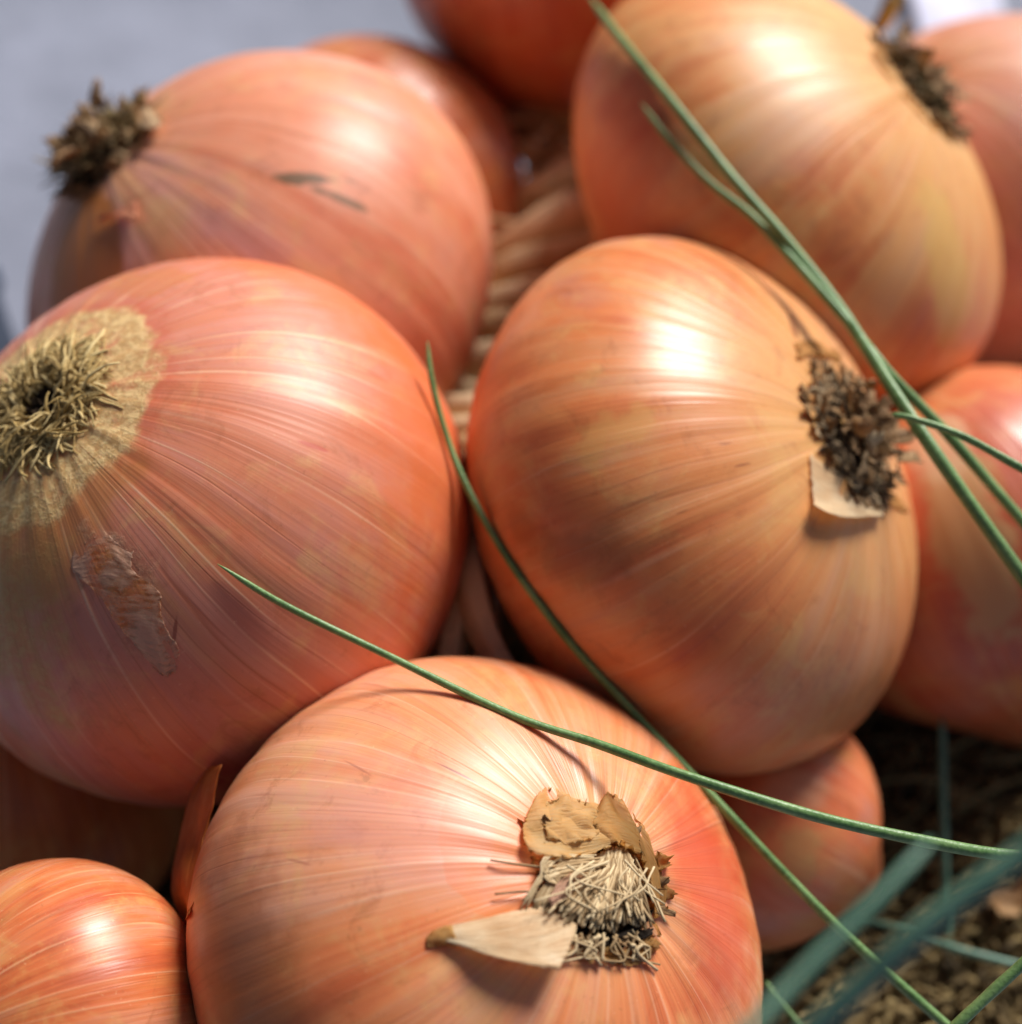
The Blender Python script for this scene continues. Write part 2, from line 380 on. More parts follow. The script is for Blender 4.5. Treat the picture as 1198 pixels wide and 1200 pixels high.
def flap(parent_onion, name, rows, mat, on=None, nu=26, nv=22, thick=.009, jag=.06, seed=0, label=None, crinkle=.03):
    """rows: control grid of (x, y, height over the onion) or Vector; a thin dried sheet with real thickness"""
    o = on or parent_onion
    G = [[np.array(surf(o, *p)) if not isinstance(p, Vector) else np.array(p) for p in r] for r in rows]
    G = [catmull(r, nu) for r in G]
    Q = np.array([catmull([G[i][j] for i in range(len(G))], nv) for j in range(nu)])     # nu, nv, 3
    rg = np.random.default_rng(seed)
    # ragged outline: slide edge points inwards
    for j in range(nu):
        for (i, i2) in ((0, 2), (nv - 1, nv - 3)):
            k = jag * rg.uniform(0, 1) ** 2 * 8 * (1 if rg.random() < .6 else .2); Q[j, i] += (Q[j, i2] - Q[j, i]) * min(k, .9)
    for i in range(nv):
        for (j, j2) in ((0, 2), (nu - 1, nu - 3)):
            k = jag * rg.uniform(0, 1) ** 2 * 8 * (1 if rg.random() < .6 else .2); Q[j, i] += (Q[j2, i] - Q[j, i]) * min(k, .9)
    du = np.gradient(Q, axis=0); dv = np.gradient(Q, axis=1); nn = np.cross(du, dv); nn /= np.linalg.norm(nn, axis=2)[..., None] + 1e-9
    view = np.array(o.C - CP)
    if (nn.reshape(-1, 3) @ view).mean() > 0: nn = -nn
    U, V = np.meshgrid(np.linspace(0, 1, nu), np.linspace(0, 1, nv), indexing='ij')
    cr = sum(rg.uniform(.3, 1) * np.sin(rg.uniform(4, 16) * U + rg.uniform(-14, 14) * V + rg.uniform(0, 6)) for _ in range(6)) * crinkle * .4
    Q = Q + nn * cr[..., None]
    A = Q.reshape(-1, 3); B = (Q - nn * thick).reshape(-1, 3)
    idx = np.arange(nu * nv).reshape(nu, nv); f = []; n0 = nu * nv
    for j in range(nu - 1):
        for i in range(nv - 1):
            q = (idx[j, i], idx[j + 1, i], idx[j + 1, i + 1], idx[j, i + 1]); f.append(tuple(int(t) for t in q)); f.append(tuple(int(t + n0) for t in q[::-1]))
    rim = [idx[j, 0] for j in range(nu)] + [idx[nu - 1, i] for i in range(1, nv)] + [idx[j, nv - 1] for j in range(nu - 2, -1, -1)] + [idx[0, i] for i in range(nv - 2, 0, -1)]
    for k in range(len(rim)):
        p, q = int(rim[k]), int(rim[(k + 1) % len(rim)]); f.append((p, p + n0, q + n0, q))
    v = to_local(np.vstack([A, B]), parent_onion.M)
    ob = mesh_obj(name, v, f, mat, parent_onion.root, attrs={'u': np.tile(U.ravel(), 2), 'v': np.tile(V.ravel(), 2)})
    if label: ob['label'] = label
    return ob

def root_plate(o, r, h, mat, seed=0, z0=None):
    rg = np.random.default_rng(seed); nl, nr = 40, 14; v = []; f = []
    zt = o.vs[-2][2] if z0 is None else z0
    for i in range(nr + 1):
        s = i / nr
        for j in range(nl):
            p = 2 * math.pi * j / nl
            rr = r * s * (1 + .12 * math.sin(5 * p + seed) + .06 * rg.uniform(-1, 1))
            zz = zt + h * (1 - s ** 2.5) + rg.normal() * .05 * (1 if i < nr else 0) - (.12 if i == nr else 0)
            v.append((rr * math.cos(p), rr * math.sin(p), zz))
    for i in range(nr):
        for j in range(nl):
            a, b = i * nl + j, i * nl + (j + 1) % nl; f.append((a, a + nl, b + nl, b))
    rgv = rg.uniform(0, .7, len(v))
    return mesh_obj('root_plate', v, f, mat, o.root, attrs={'tint': rgv})

def root_fibres(o, n, r0, length, spread, curl, thick, mat, seed=0, droop=0.0, h0=0.0, n_curly=0, rmin=.0, tint=(0, 1)):
    """generic tuft in the onion's own frame: fibres start in a ring round the pole and lean outwards"""
    rg = np.random.default_rng(seed); tb = TB(); zt = o.vs[-2][2]
    for i in range(n):
        p = rg.uniform(0, 2 * math.pi); r = r0 * math.sqrt(rg.uniform(rmin, 1)); L = length * rg.uniform(.4, 1.15)
        base = np.array([r * math.cos(p), r * math.sin(p), zt + h0 - .08])
        out = np.array([math.cos(p), math.sin(p), 0]); lean = spread * (.35 + .65 * r / r0) * rg.uniform(.6, 1.3)
        d = out * math.sin(lean) + np.array([0, 0, math.cos(lean)]); d += rg.normal(size=3) * .18
        P = [base]; m = 8; side = np.cross(d, [0, 0, 1]) + 1e-3; side /= np.linalg.norm(side)
        k = rg.normal() * curl
        for s in range(m):
            d = d + side * k * .3 + np.array([0, 0, -droop / m * rg.uniform(.6, 1.4)]) + rg.normal(size=3) * curl * .12; d /= np.linalg.norm(d)
            q = P[-1] + d * L / m
            # stay above the skin
            rr = math.hypot(q[0], q[1]); s_ = min(1, rr / o.a); zs = o.c * math.sqrt(max(0, 1 - s_ ** 2.15)) - .02
            if q[2] < zs + .03: q[2] = zs + .03
            P.append(q)
        R = thick * rg.uniform(.6, 1.3) * np.linspace(1.15, .45, m + 1)
        tb.tube(P, R, 5, rg.uniform(*tint), flat=rg.uniform(.5, 1))
    ob = tb.obj('root_fibres', mat, o.root); ob['kind'] = 'stuff'; return ob
def flakes(o, n, r0, r1, size, mat, seed=0, lift=.5, name='skin_flakes', arc=(0, 6.2832), h=0.0):
    """many small curled chips of dry skin round the root, joined into one part"""
    rg = np.random.default_rng(seed); v = []; f = []; us = []; vs_ = []
    for i in range(n):
        p = rg.uniform(*arc); r = rg.uniform(r0, r1); s_ = size * rg.uniform(.5, 1.5); m = 5
        rad = np.array([math.cos(p), math.sin(p), 0]); tan = np.array([-math.sin(p), math.cos(p), 0])
        z0 = o.c * math.sqrt(max(0, 1 - (r / o.a) ** 2.15)) - .03 + h * rg.uniform(.5, 1)
        slope = -(r / o.a) * o.c / o.a * 1.3
        d = rad * math.cos(lift_ := lift * rg.uniform(-.2, 1.4)) + np.array([0, 0, math.sin(lift_) + slope * .8]); d /= np.linalg.norm(d)
        if rg.random() < .35: d = d * np.array([-1, -1, 1])
        tw = rg.normal() * .6; tan = tan * math.cos(tw) + d * math.sin(tw); nrm = np.cross(d, tan); nrm /= np.linalg.norm(nrm)
        b = rad * r + np.array([0, 0, z0]); base = len(v); cur = rg.normal() * .5; cu2 = rg.normal() * .5
        for side in (0, 1):
            for a in range(m):
                for c in range(m):
                    u, w_ = a / (m - 1), c / (m - 1) - .5
                    wd = (1 - .55 * u ** 1.5) * (1 + .3 * rg.normal() * (c in (0, m - 1)))
                    P = b + d * (u * s_ * (1 + .15 * rg.normal() * (a == m - 1))) + tan * w_ * s_ * .9 * wd + nrm * (cur * u * u + cu2 * w_ * w_ * 2) * s_ * .6 - nrm * side * .018
                    v.append(P); us.append(u); vs_.append(w_ + i * .37)
        g = lambda a, c, k: base + k * m * m + a * m + c
        for a in range(m - 1):
            for c in range(m - 1):
                q = (g(a, c, 0), g(a + 1, c, 0), g(a + 1, c + 1, 0), g(a, c + 1, 0)); f.append(q); f.append(tuple(t + m * m for t in q[::-1]))
        rim = [(a, 0) for a in range(m)] + [(m - 1, c) for c in range(1, m)] + [(a, m - 1) for a in range(m - 2, -1, -1)] + [(0, c) for c in range(m - 2, 0, -1)]
        for k in range(len(rim)):
            A, B_ = rim[k], rim[(k + 1) % len(rim)]; f.append((g(*A, 0), g(*A, 1), g(*B_, 1), g(*B_, 0)))
    ob = mesh_obj(name, v, f, mat, o.root, attrs={'u': us, 'v': vs_}); ob['kind'] = 'stuff'; return ob
def fibres_px(o, specs, mat, name='root_fibres', k=6, groove=0):
    """specs: (list of (x, y, h), radius, tint)"""
    tb = TB()
    for P, r, t in specs:
        pts = catmull([np.array(surf(o, *p)) for p in P], 10)
        tb.tube(pts, r * np.linspace(1, .75, 10), k, t, groove=groove)
    ob = tb.obj(name, mat, o.root, o.M); ob['kind'] = 'stuff'; return ob
def finish(o, **mk):
    m = skin_mat('onion_skin_' + o.key, o.a, o.c, o.seed * 1.37, **mk)
    return mesh_obj('bulb', o.vs, o.fs, m, o.root)

# ---------------------------------------------------------------- the setting
def cloth_mat():
    N = NT('grey_tabletop'); oc = N.n("ShaderNodeTexCoord").outputs['Object']
    n1 = N.noise(oc, 7, 3); n2 = N.noise(oc, 40, 4); n3 = N.noise(oc, 900, 3)
    f = N.math('ADD', N.math('MULTIPLY', n1, .7), N.math('MULTIPLY', n2, .3))
    N.set(N.b.inputs['Base Color'], N.ramp(f, [(.35, srgb(120, 126, 142)), (.5, srgb(134, 139, 156)), (.65, srgb(150, 155, 174))]))
    N.b.inputs['Roughness'].default_value = .8
    N.set(N.b.inputs['Normal'], N.bump(N.math('ADD', n3, N.math('MULTIPLY', n2, 3)), .0006)); return N.m
def build_setting():
    n = 90; xs = np.linspace(-110, 110, n); ys = np.linspace(-60, 160, n)
    X, Y = np.meshgrid(xs, ys, indexing='ij')
    Z = .25 * np.sin(X * .22 + Y * .11) * np.sin(Y * .17 + 1) - .25
    v = np.stack([X, Y, Z], -1).reshape(-1, 3); f = []
    for i in range(n - 1):
        for j in range(n - 1): a = i * n + j; f.append((a, a + n, a + n + 1, a + 1))
    tag(mesh_obj('tabletop', v, f, cloth_mat()), kind='structure')
build_setting()

# ---------------------------------------------------------------- onions
ON = {}
def on(key, *a, **k): ON[key] = make_onion(key, *a, **k); return ON[key]
on('R', 818, 591, 322, .66, 24, 61, 31.0, 3, "large glossy onion right of centre with a crumbly grey root end facing right")
on('L', 231, 619, 328, .84, 141, 50, 30.0, 5, "big pink onion at the left edge with a bushy tan root tuft")
on('TL', 304, 336, 289, .82, 138, 68, 35.3, 8, "pink orange onion at upper left with a dark stubby root tuft against the grey tabletop")
on('TR', 922, 230, 296, .66, 41, 76, 36.2, 11, "blurred tan orange onion at upper right crossed by two green chives")
on('B', 570, 1108, 352, .72, 31, 34, 26.5, 14, "nearest onion at bottom centre with a clipped root brush and torn papery skin round it")
on('TL2', 446, 222, 180, .85, 215, 62, 41.0, 17, "onion mostly hidden behind the upper left onion, only its rounded back showing", nl=140, nt_=90)
on('TOP', 680, -80, 220, .9, 100, 60, 41.5, 21, "shaded dark red onion cut off by the top edge above the braid", nl=140, nt_=90)
on('FR', 1152, 228, 212, .9, 120, 50, 41.0, 25, "pale pink blurred onion at the top right corner behind the tan one", nl=140, nt_=90)
on('RR', 1136, 638, 224, .9, 112, 72, 35.2, 29, "dark red onion with a pale papery stripe at the right edge under the chives", nl=180, nt_=110)
on('BR', 882, 960, 152, .92, 150, 60, 32.2, 33, "small orange onion tucked low between the two big ones and the rough mat", nl=160, nt_=100)
on('LL', 15, 935, 205, .9, 100, 50, 33.0, 37, "onion in deep shade below the big scarred pink one", nl=140, nt_=90)
on('BL', 62, 1208, 197, .88, 190, 58, 25.6, 41, "coppery onion with a bright highlight cut off by the bottom left corner", nl=160, nt_=100)

R, L, TL, TR, B = (ON[k] for k in ('R', 'L', 'TL', 'TR', 'B'))
finish(R, cols=(srgb(196, 78, 28), srgb(214, 116, 58), srgb(214, 136, 90), srgb(206, 140, 112)), tan=.8, tan_r=.95, vein=.3, patches=[
    (spot(R, 725, 510, 775, 500, 2.2), .34, TAN, .55, .8, 2.2, None),
    (spot(R, 690, 655, 740, 650, 2.2), .42, srgb(134, 78, 40), .45, .9, 1.2, None),
    (spot(R, 610, 620, 640, 640, 1.5), .3, srgb(150, 84, 36), .4, .9, 1.2, None),
    (spot(R, 930, 380, 925, 340, 5), .10, srgb(120, 60, 40), .7, .6, .4, None),
    (spot(R, 870, 545, 800, 562, 36), .018, srgb(150, 84, 56), .8, .9, .5, None),
    (spot(R, 850, 520, 780, 530, 36), .016, srgb(150, 84, 56), .7, .9, .5, None),
    (spot(R, 800, 600, 730, 625, 30), .02, srgb(160, 92, 60), .5, .9, .5, None)])
finish(L, cols=(srgb(206, 96, 58), srgb(210, 118, 88), srgb(204, 120, 104), srgb(210, 138, 124)), tan=.2, tan_r=.3, vein=.8, rough=.44, warm=.93, patches=[
    (spot(L, 515, 520, 500, 700, 2), 1.5, srgb(216, 104, 48), .7, 1.2, .8, None),
    (spot(L, 360, 325, 440, 380, 2.5), .9, srgb(220, 108, 54), .65, 1.2, .8, None),
    ('root', 2.3, srgb(196, 84, 56), .6, .25, .3, None),
    (spot(L, 10, 720, 30, 830, 2.0), .9, srgb(196, 176, 104), .5, .9, 1.4, srgb(196, 150, 84)),
    (spot(L, 75, 600, 30, 700, 2.0), .8, srgb(190, 130, 72), .6, .7, .8, None),
    ('root', 2.12, srgb(226, 194, 140), .93, .12, .25, srgb(198, 158, 104)),
    (spot(L, 170, 330, 230, 330, 1.6), .55, srgb(200, 120, 70), .5, .5, 1.2, None),
    (spot(L, 150, 700, 190, 780, 2.3), .5, srgb(206, 150, 120), .5, .4, 1.5, srgb(186, 116, 90)),
    (spot(L, 120, 655, 150, 690, 1.5), .4, srgb(206, 160, 128), .5, .5, 1.9, srgb(180, 110, 84)),
    (spot(L, 205, 740, 200, 790, 9), .03, srgb(130, 54, 40), .7, .8, .6, None),
    (spot(L, 365, 522, 410, 540, 9), .04, srgb(190, 70, 50), .7, .5, .9, None)])
finish(TL, cols=(srgb(212, 98, 62), srgb(222, 130, 94), srgb(226, 144, 114), srgb(220, 150, 134)), tan=.35, vein=.4, rough=.44, warm=1.0, patches=[
    (spot(TL, 360, 208, 420, 214, 6), .12, srgb(96, 70, 34), .9, .7, 1.5, None),
    (spot(TL, 398, 232, 420, 242, 6), .09, srgb(110, 78, 40), .85, .7, 1.5, None),
    (spot(TL, 270, 270, 340, 300, 3), .3, srgb(190, 130, 134), .4, .9, 1, None),
    (spot(TL, 95, 320, 100, 370, 1.6), 1.1, srgb(184, 108, 40), .85, .15, .2, None)])
finish(TR, cols=(srgb(196, 78, 32), srgb(220, 126, 66), srgb(228, 158, 98), srgb(220, 164, 122)), tan=.85, rough=.43, tan_r=1.0, vein=.3, patches=[
    (spot(TR, 1110, 300, 1115, 380, 3), .6, srgb(222, 178, 104), .6, .5, .8, None),
    (spot(TR, 920, 170, 960, 140, 2.5), .5, srgb(200, 150, 140), .3, .9, 1, None),
    (spot(TR, 720, 210, 720, 260, 2), 1.2, srgb(186, 86, 60), .5, .9, .8, None)])
finish(B, cols=(srgb(210, 92, 40), srgb(224, 128, 74), srgb(226, 144, 102), srgb(224, 156, 128)), warm=.96, tan=.4, tan_r=.5, vein=.5, patches=[
    (spot(B, 600, 985, 610, 1050, 1.25), 1.05, srgb(232, 136, 80), .8, .05, .3, None),
    (spot(B, 280, 1120, 300, 1180, 2.0), .9, srgb(170, 92, 46), .6, .8, .8, None),
    (spot(B, 840, 1040, 850, 1120, 1.6), 1.0, srgb(204, 74, 46), .7, .9, .8, None),
    (spot(B, 535, 905, 570, 924, 30), .022, srgb(130, 60, 40), .8, .8, .4, None),
    (spot(B, 420, 900, 460, 925, 30), .018, srgb(170, 96, 66), .6, .8, .4, None),
    (spot(B, 350, 1010, 420, 1030, 26), .02, srgb(170, 96, 76), .5, .8, .4, None),
    (spot(B, 480, 960, 560, 1000, 2.0), .8, srgb(214, 150, 142), .4, .9, .8, None),
    ('root', .95, srgb(212, 164, 96), .85, .3, .5, srgb(150, 100, 50))])
finish(ON['TL2'], cols=(DEEP, ORANGE, srgb(206, 120, 92), PINK))
finish(ON['TOP'], cols=(srgb(170, 50, 22), srgb(196, 76, 32), srgb(204, 96, 50), ORANGE))
finish(ON['FR'], cols=(srgb(206, 116, 84), srgb(220, 140, 112), srgb(222, 154, 130), srgb(220, 164, 146)), warm=1.0)
RR = ON['RR']
finish(RR, cols=(srgb(170, 44, 22), srgb(190, 66, 34), srgb(200, 84, 46), ORANGE), patches=[
    (spot(RR, 1135, 620, 1165, 720, 3.0), .75, srgb(200, 160, 116), .75, .5, .9, None),
    (spot(RR, 1100, 520, 1120, 600, 1.5), .6, srgb(216, 180, 150), .7, .5, .3, None)])
BR = ON['BR']
finish(BR, cols=(srgb(186, 66, 32), srgb(206, 90, 46), srgb(212, 108, 64), srgb(206, 122, 90)), patches=[
    (spot(BR, 930, 1000, 920, 1030, 1.4), .45, srgb(190, 150, 100), .6, .8, 1.4, None),
    (spot(BR, 930, 930, 960, 930, 1.5), .4, srgb(212, 150, 120), .6, .6, .8, None)])
finish(ON['LL'], cols=(srgb(180, 90, 36), srgb(206, 116, 56), srgb(214, 134, 76), srgb(216, 146, 96)))
finish(ON['BL'], cols=(srgb(184, 66, 26), srgb(204, 92, 42), srgb(208, 110, 66), srgb(206, 124, 100)), streak=2.2, vein=.5, warm=.8)

# ---- root end of L: a mop of curled fibres lying over a tan disc
root_plate(L, .95, .12, M_HOLE, 2)
root_fibres(L, 300, .9, .9, 1.35, 1.1, .028, M_FIB_TAN, 1, droop=1.6, rmin=.12, tint=(.35, 1))
root_fibres(L, 200, .75, .6, .8, 1.7, .028, M_FIB_TAN, 4, droop=.8, rmin=.15, tint=(.0, .9))
root_fibres(L, 110, 1.15, .5, 1.5, .35, .036, M_FIB_TAN, 5, droop=.9, rmin=.6, tint=(.5, 1))
# ---- TL: stubby dark tuft standing off the pole
root_plate(TL, .8, .35, M_HOLE, 3)
root_fibres(TL, 260, .8, .95, .22, .9, .045, M_FIB_DARK, 6, droop=.25, tint=(0, .85))
flakes(TL, 70, .8, 1.15, .3, M_PAPER_BROWN, 41, 1.0)
flakes(TL, 12, .6, .9, .3, M_PAPER_CREAM, 42, 1.2)
# ---- R: crumbly grey brown mat
root_plate(R, 1.0, .25, M_HOLE, 5)
root_fibres(R, 320, 1.0, .45, .8, 1.5, .036, M_FIB_GREY, 8, droop=.9, tint=(0, .8))
root_fibres(R, 30, .9, .4, 1.3, .8, .05, M_FIB_GREY, 9, droop=1.2, rmin=.4, tint=(.3, 1))
# ---- TR: blurred dark tuft
root_plate(TR, .8, .2, M_HOLE, 7)
root_fibres(TR, 140, .85, .6, .7, .8, .05, M_FIB_DARK, 10, droop=.7, tint=(0, .9))
flakes(TR, 70, .9, 1.25, .28, M_PAPER_BROWN, 43, .5)
# ---- B: clipped brush of straight fibres
rg = np.random.default_rng(77); sp = []
root_plate(B, .62, .05, M_HOLE, 9)
for i in range(170):
    u = rg.uniform(-1, 1); v_ = rg.uniform(0, 1)
    x0, y0 = 722 + u * 16 + rg.normal() * 4, 990 + abs(u) * 10 + v_ * 22
    x1, y1 = 706 + u * 56 + rg.normal() * 9, 1080 + 8 * (1 - u * u) - v_ * 16 + 4 * u + rg.normal() * 4
    hh = .42 * (.5 + .5 * v_)
    sp.append(([(x0, y0, .12), ((x0 + x1) / 2 + rg.normal() * 5, (y0 + y1) / 2 + rg.normal() * 3, hh * .85), (x1, y1, hh + rg.uniform(-.06, .10))], rg.uniform(.016, .030), rg.uniform(.2, 1)))
for i in range(14):                                    # a few crossing ones
    x0, y0 = 715 + rg.normal() * 22, 1005 + rg.uniform(0, 30)
    sp.append(([(x0, y0, .5), (x0 + rg.normal() * 25, y0 + 20, .52), (x0 + rg.normal() * 30, y0 + 42, .5)], rg.uniform(.014, .022), rg.uniform(.6, 1)))
for i in range(30):
    a_ = rg.uniform(0, 1); x0 = 690 + rg.normal() * 10
    sp.append(([(x0, 1002 + a_ * 24, .25), (x0 - 45 + a_ * 12 + rg.normal() * 4, 1004 + a_ * 26 + rg.normal() * 3, .27), (630 + a_ * 32, 1030 + a_ * 12, .2), (610 + a_ * 42, 1062 + rg.normal() * 5, .1)], rg.uniform(.014, .026), rg.uniform(.35, 1)))
for i in range(26):
    u = rg.uniform(-1, 1); x0 = 712 + u * 44
    sp.append(([(x0, 1098 + rg.normal() * 5, .2), (x0 + u * 6 + rg.normal() * 12, 1112 + rg.normal() * 6, .14), (x0 + u * 10 + rg.normal() * 18, 1124 + rg.normal() * 5, .08)], rg.uniform(.014, .03), rg.uniform(.1, .9)))
for (a0, a1) in (((600, 1012), (575, 1008)), ((618, 1045), (580, 1048))):
    sp.append(([(650, a0[1] + 6, .15), (*a0, .12), (*a1, .1)], .02, .2))
fibres_px(B, sp, M_FIB_WARM, groove=.08)
flap(B, 'skin_flap', [[(628, 934, .02), (645, 920, .02), (672, 936, .02), (712, 940, .02)], [(616, 958, .08), (648, 955, .12), (684, 956, .13), (724, 960, .1)], [(612, 980, .14), (645, 978, .2), (680, 978, .22), (724, 980, .18)], [(620, 998, .18), (650, 1006, .3), (684, 1004, .34), (716, 992, .28)]], M_PAPER_GOLD, seed=1, jag=.12, crinkle=.05, nu=34, nv=28, label='torn amber piece of skin above the root brush')
flap(B, 'skin_flap', [[(640, 938, .03), (668, 932, .04), (700, 944, .04)], [(634, 962, .16), (668, 962, .2), (704, 966, .18)], [(640, 984, .22), (670, 990, .3), (700, 984, .26)]], M_PAPER_GOLD, seed=31, nu=22, nv=20, jag=.3, crinkle=.05)
flap(B, 'skin_flap', [[(700, 944, .02), (716, 926, .04), (736, 948, .03)], [(694, 966, .16), (720, 958, .22), (748, 976, .14)], [(702, 985, .2), (728, 992, .28), (758, 1006, .2)]], M_PAPER_AMBER, seed=32, nu=20, nv=18, jag=.3, crinkle=.05)
flap(B, 'skin_flap', [[(515, 1087, .02), (560, 1077, .03), (600, 1068, .06), (637, 1061, .12)], [(512, 1094, .05), (555, 1090, .14), (606, 1083, .22), (660, 1073, .26)], [(516, 1100, .08), (562, 1106, .24), (616, 1106, .34), (676, 1087, .38)], [(528, 1105, .08), (572, 1119, .32), (618, 1130, .46), (657, 1137, .52)]], M_PAPER_CREAM, seed=2, jag=.02, crinkle=.015, label='cream folded tongue of skin below the root brush')
flap(B, 'skin_flap', [[(500, 1097, .02), (512, 1088, .04), (530, 1083, .08)], [(499, 1105, .03), (514, 1100, .1), (534, 1096, .14)], [(500, 1111, .02), (518, 1110, .04), (540, 1108, .08)]], M_PAPER_AMBER, seed=22, nu=12, nv=12, jag=.03, crinkle=.01, label='orange rolled tip of the cream tongue')
flap(B, 'skin_flap', [[(742, 950, .03), (762, 985, .03), (778, 1030, .03), (782, 1070, .03)], [(736, 972, .12), (750, 1000, .16), (762, 1040, .16), (768, 1078, .12)]], M_PAPER_AMBER, seed=3, jag=.22, nv=14, crinkle=.05, label='ragged amber rim right of the root brush')
flap(B, 'root_hollow_shade', [[(655, 1070, .08), (690, 1076, .1), (730, 1076, .1), (765, 1066, .08)], [(662, 1086, .08), (695, 1096, .1), (730, 1096, .1), (766, 1080, .06)], [(672, 1104, .03), (700, 1112, .03), (732, 1110, .03), (764, 1096, .03)]], M_HOLE, seed=15, jag=.1, crinkle=.08)  # dark sheet standing in for the shade in the hollow below the brush
flakes(B, 70, .75, 1.1, .2, M_PAPER_AMBER, 21, .5)
flakes(B, 50, .7, 1.0, .2, M_PAPER_BROWN, 22, .6)
flap(B, 'skin_flap', [[(640, 1052, .3), (662, 1026, .34), (684, 1016, .34)], [(650, 1066, .36), (670, 1048, .42), (690, 1034, .38)]], M_PEEL, seed=4, nu=12, nv=12, jag=.1)
flap(B, 'skin_flap', [[(700, 1118, .1), (730, 1112, .1), (762, 1092, .12)], [(716, 1130, .04), (745, 1132, .05), (775, 1112, .06)]], M_PAPER_AMBER, seed=5, nu=16, nv=12, jag=.14)
flap(B, 'skin_flap', [[(262, 896, -.02), (248, 935, -.02), (236, 985, -.02), (228, 1040, -.02), (226, 1075, -.02)], [at(240, 900, 26.9), at(222, 935, 27.0), at(206, 990, 27.2), at(204, 1045, 27.2), at(215, 1092, 27.0)]], M_PAPER_RUST, seed=6, jag=.05, crinkle=.06, label='loose rust brown skin standing off the left side')
# ---- R flaps
flap(R, 'skin_flap', [[(948, 530, .05), (975, 548, .05), (1010, 552, .05), (1030, 540, .05)], [(950, 562, .06), (975, 576, .05), (1008, 578, .05), (1028, 568, .06)], [(955, 584, .18), (978, 594, .20), (1008, 597, .20), (1034, 594, .24)], [(953, 590, .4), (978, 603, .5), (1008, 606, .5), (1037, 605, .5)]], M_PAPER_CREAM, seed=7, jag=.04, label='cream curled lip of skin under the root')
flap(R, 'skin_flap', [[(930, 402, .04), (955, 398, .08), (985, 412, .12)], [(936, 420, .15), (960, 416, .22), (988, 428, .2)]], M_PAPER_AMBER, seed=8, jag=.16, nu=14, nv=12)
flakes(R, 110, .85, 1.2, .24, M_PAPER_BROWN, 31, .6)
flakes(R, 30, .8, 1.25, .22, M_PAPER_CREAM, 32, .5)
flakes(R, 80, .1, .95, .26, M_PAPER_BROWN, 33, .7, h=.5)
flakes(R, 16, .3, .95, .24, M_PAPER_CREAM, 34, .7, h=.5)
flakes(TL, 50, .2, .9, .34, M_PAPER_BROWN, 35, 1.2, h=.7)
flakes(TR, 40, .1, .9, .3, M_PAPER_BROWN, 36, .7, h=.45)
flap(R, 'skin_flap', [[(1040, 572, .1), (1052, 582, .12), (1066, 600, .2)], [(1036, 582, .1), (1048, 594, .12), (1062, 600, .2)]], M_PAPER_AMBER, seed=10, nu=10, nv=8, jag=.05)
# ---- small peels on the skin of R and L
flap(L, 'skin_peel', [[(88, 640, .0), (118, 622, .0), (158, 644, .0)], [(84, 668, .008), (125, 655, .02), (156, 668, .012)], [(110, 692, .008), (148, 695, .02), (188, 694, .012)], [(134, 728, .006), (170, 728, .02), (192, 730, .01)], [(158, 757, .005), (188, 768, .015), (210, 760, .006)], [(182, 786, .0), (194, 795, .01), (208, 788, .0)]], M_PEEL, seed=52, nu=30, nv=40, jag=.35, crinkle=.010, label='thin pinkish tan peeling scar')
# ---- TL flaps
flap(TL, 'skin_flap', [[(155, 128, .5), (170, 122, .6), (190, 138, .5)], [(158, 146, .6), (172, 150, .6), (188, 150, .4)]], M_PAPER_CREAM, seed=11, nu=12, nv=10, jag=.08)
flap(TL, 'skin_flap', [[(112, 262, .1), (135, 250, .1), (160, 232, .1)], [(120, 250, .25), (140, 252, .3), (160, 258, .35)]], M_PAPER_PINK, seed=12, nu=14, nv=10, jag=.05)
# ---- TR rim
flap(TR, 'skin_flap', [[(1020, 62, .1), (1050, 100, .1), (1085, 140, .1), (1112, 165, .1)], [(1030, 50, .3), (1062, 92, .35), (1092, 125, .35), (1115, 150, .3)]], M_PAPER_AMBER, seed=13, jag=.1)

# ---------------------------------------------------------------- braid of dried stalks between the onions
def straw_mat():
    N = NT('dried_stalk'); oc = N.n("ShaderNodeTexCoord").outputs['Object']
    a = N.n("ShaderNodeAttribute", {'attribute_name': 'tint'}).outputs['Fac']
    n = N.noise(oc, 1.2 / S, 4, .65); n2 = N.noise(oc, 6 / S, 3)
    f = N.math('ADD', N.math('ADD', N.math('MULTIPLY', n, .6), N.math('MULTIPLY', a, .4)), N.math('MULTIPLY', n2, .15))
    N.set(N.b.inputs['Base Color'], N.ramp(f, [(.28, srgb(130, 92, 48)), (.48, srgb(190, 154, 104)), (.72, srgb(226, 202, 160))]))
    N.b.inputs['Roughness'].default_value = .7; N.set(N.b.inputs['Normal'], N.bump(N.math('ADD', n, n2), .05 * S)); return N.m
M_STRAW = straw_mat()
Cb = at(600, 450, 34.5)
Mb = Matrix.Translation(Cb)
braid = empty('onion_braid', Mb); tag(braid, 'braid of dried pale brown stalks running down between the onions', 'braid')
def strand(pts, r, tint, flat=.55, name='strand'):
    tb = TB(); P = catmull([np.array(at(*p)) for p in pts], 28)
    tb.tube(P, r * (1 + .12 * np.sin(np.linspace(0, 9, 28) + tint * 9)), 22, tint, flat=flat, groove=.12, gn=6)
    return tb.obj(name, M_STRAW, braid, Mb)
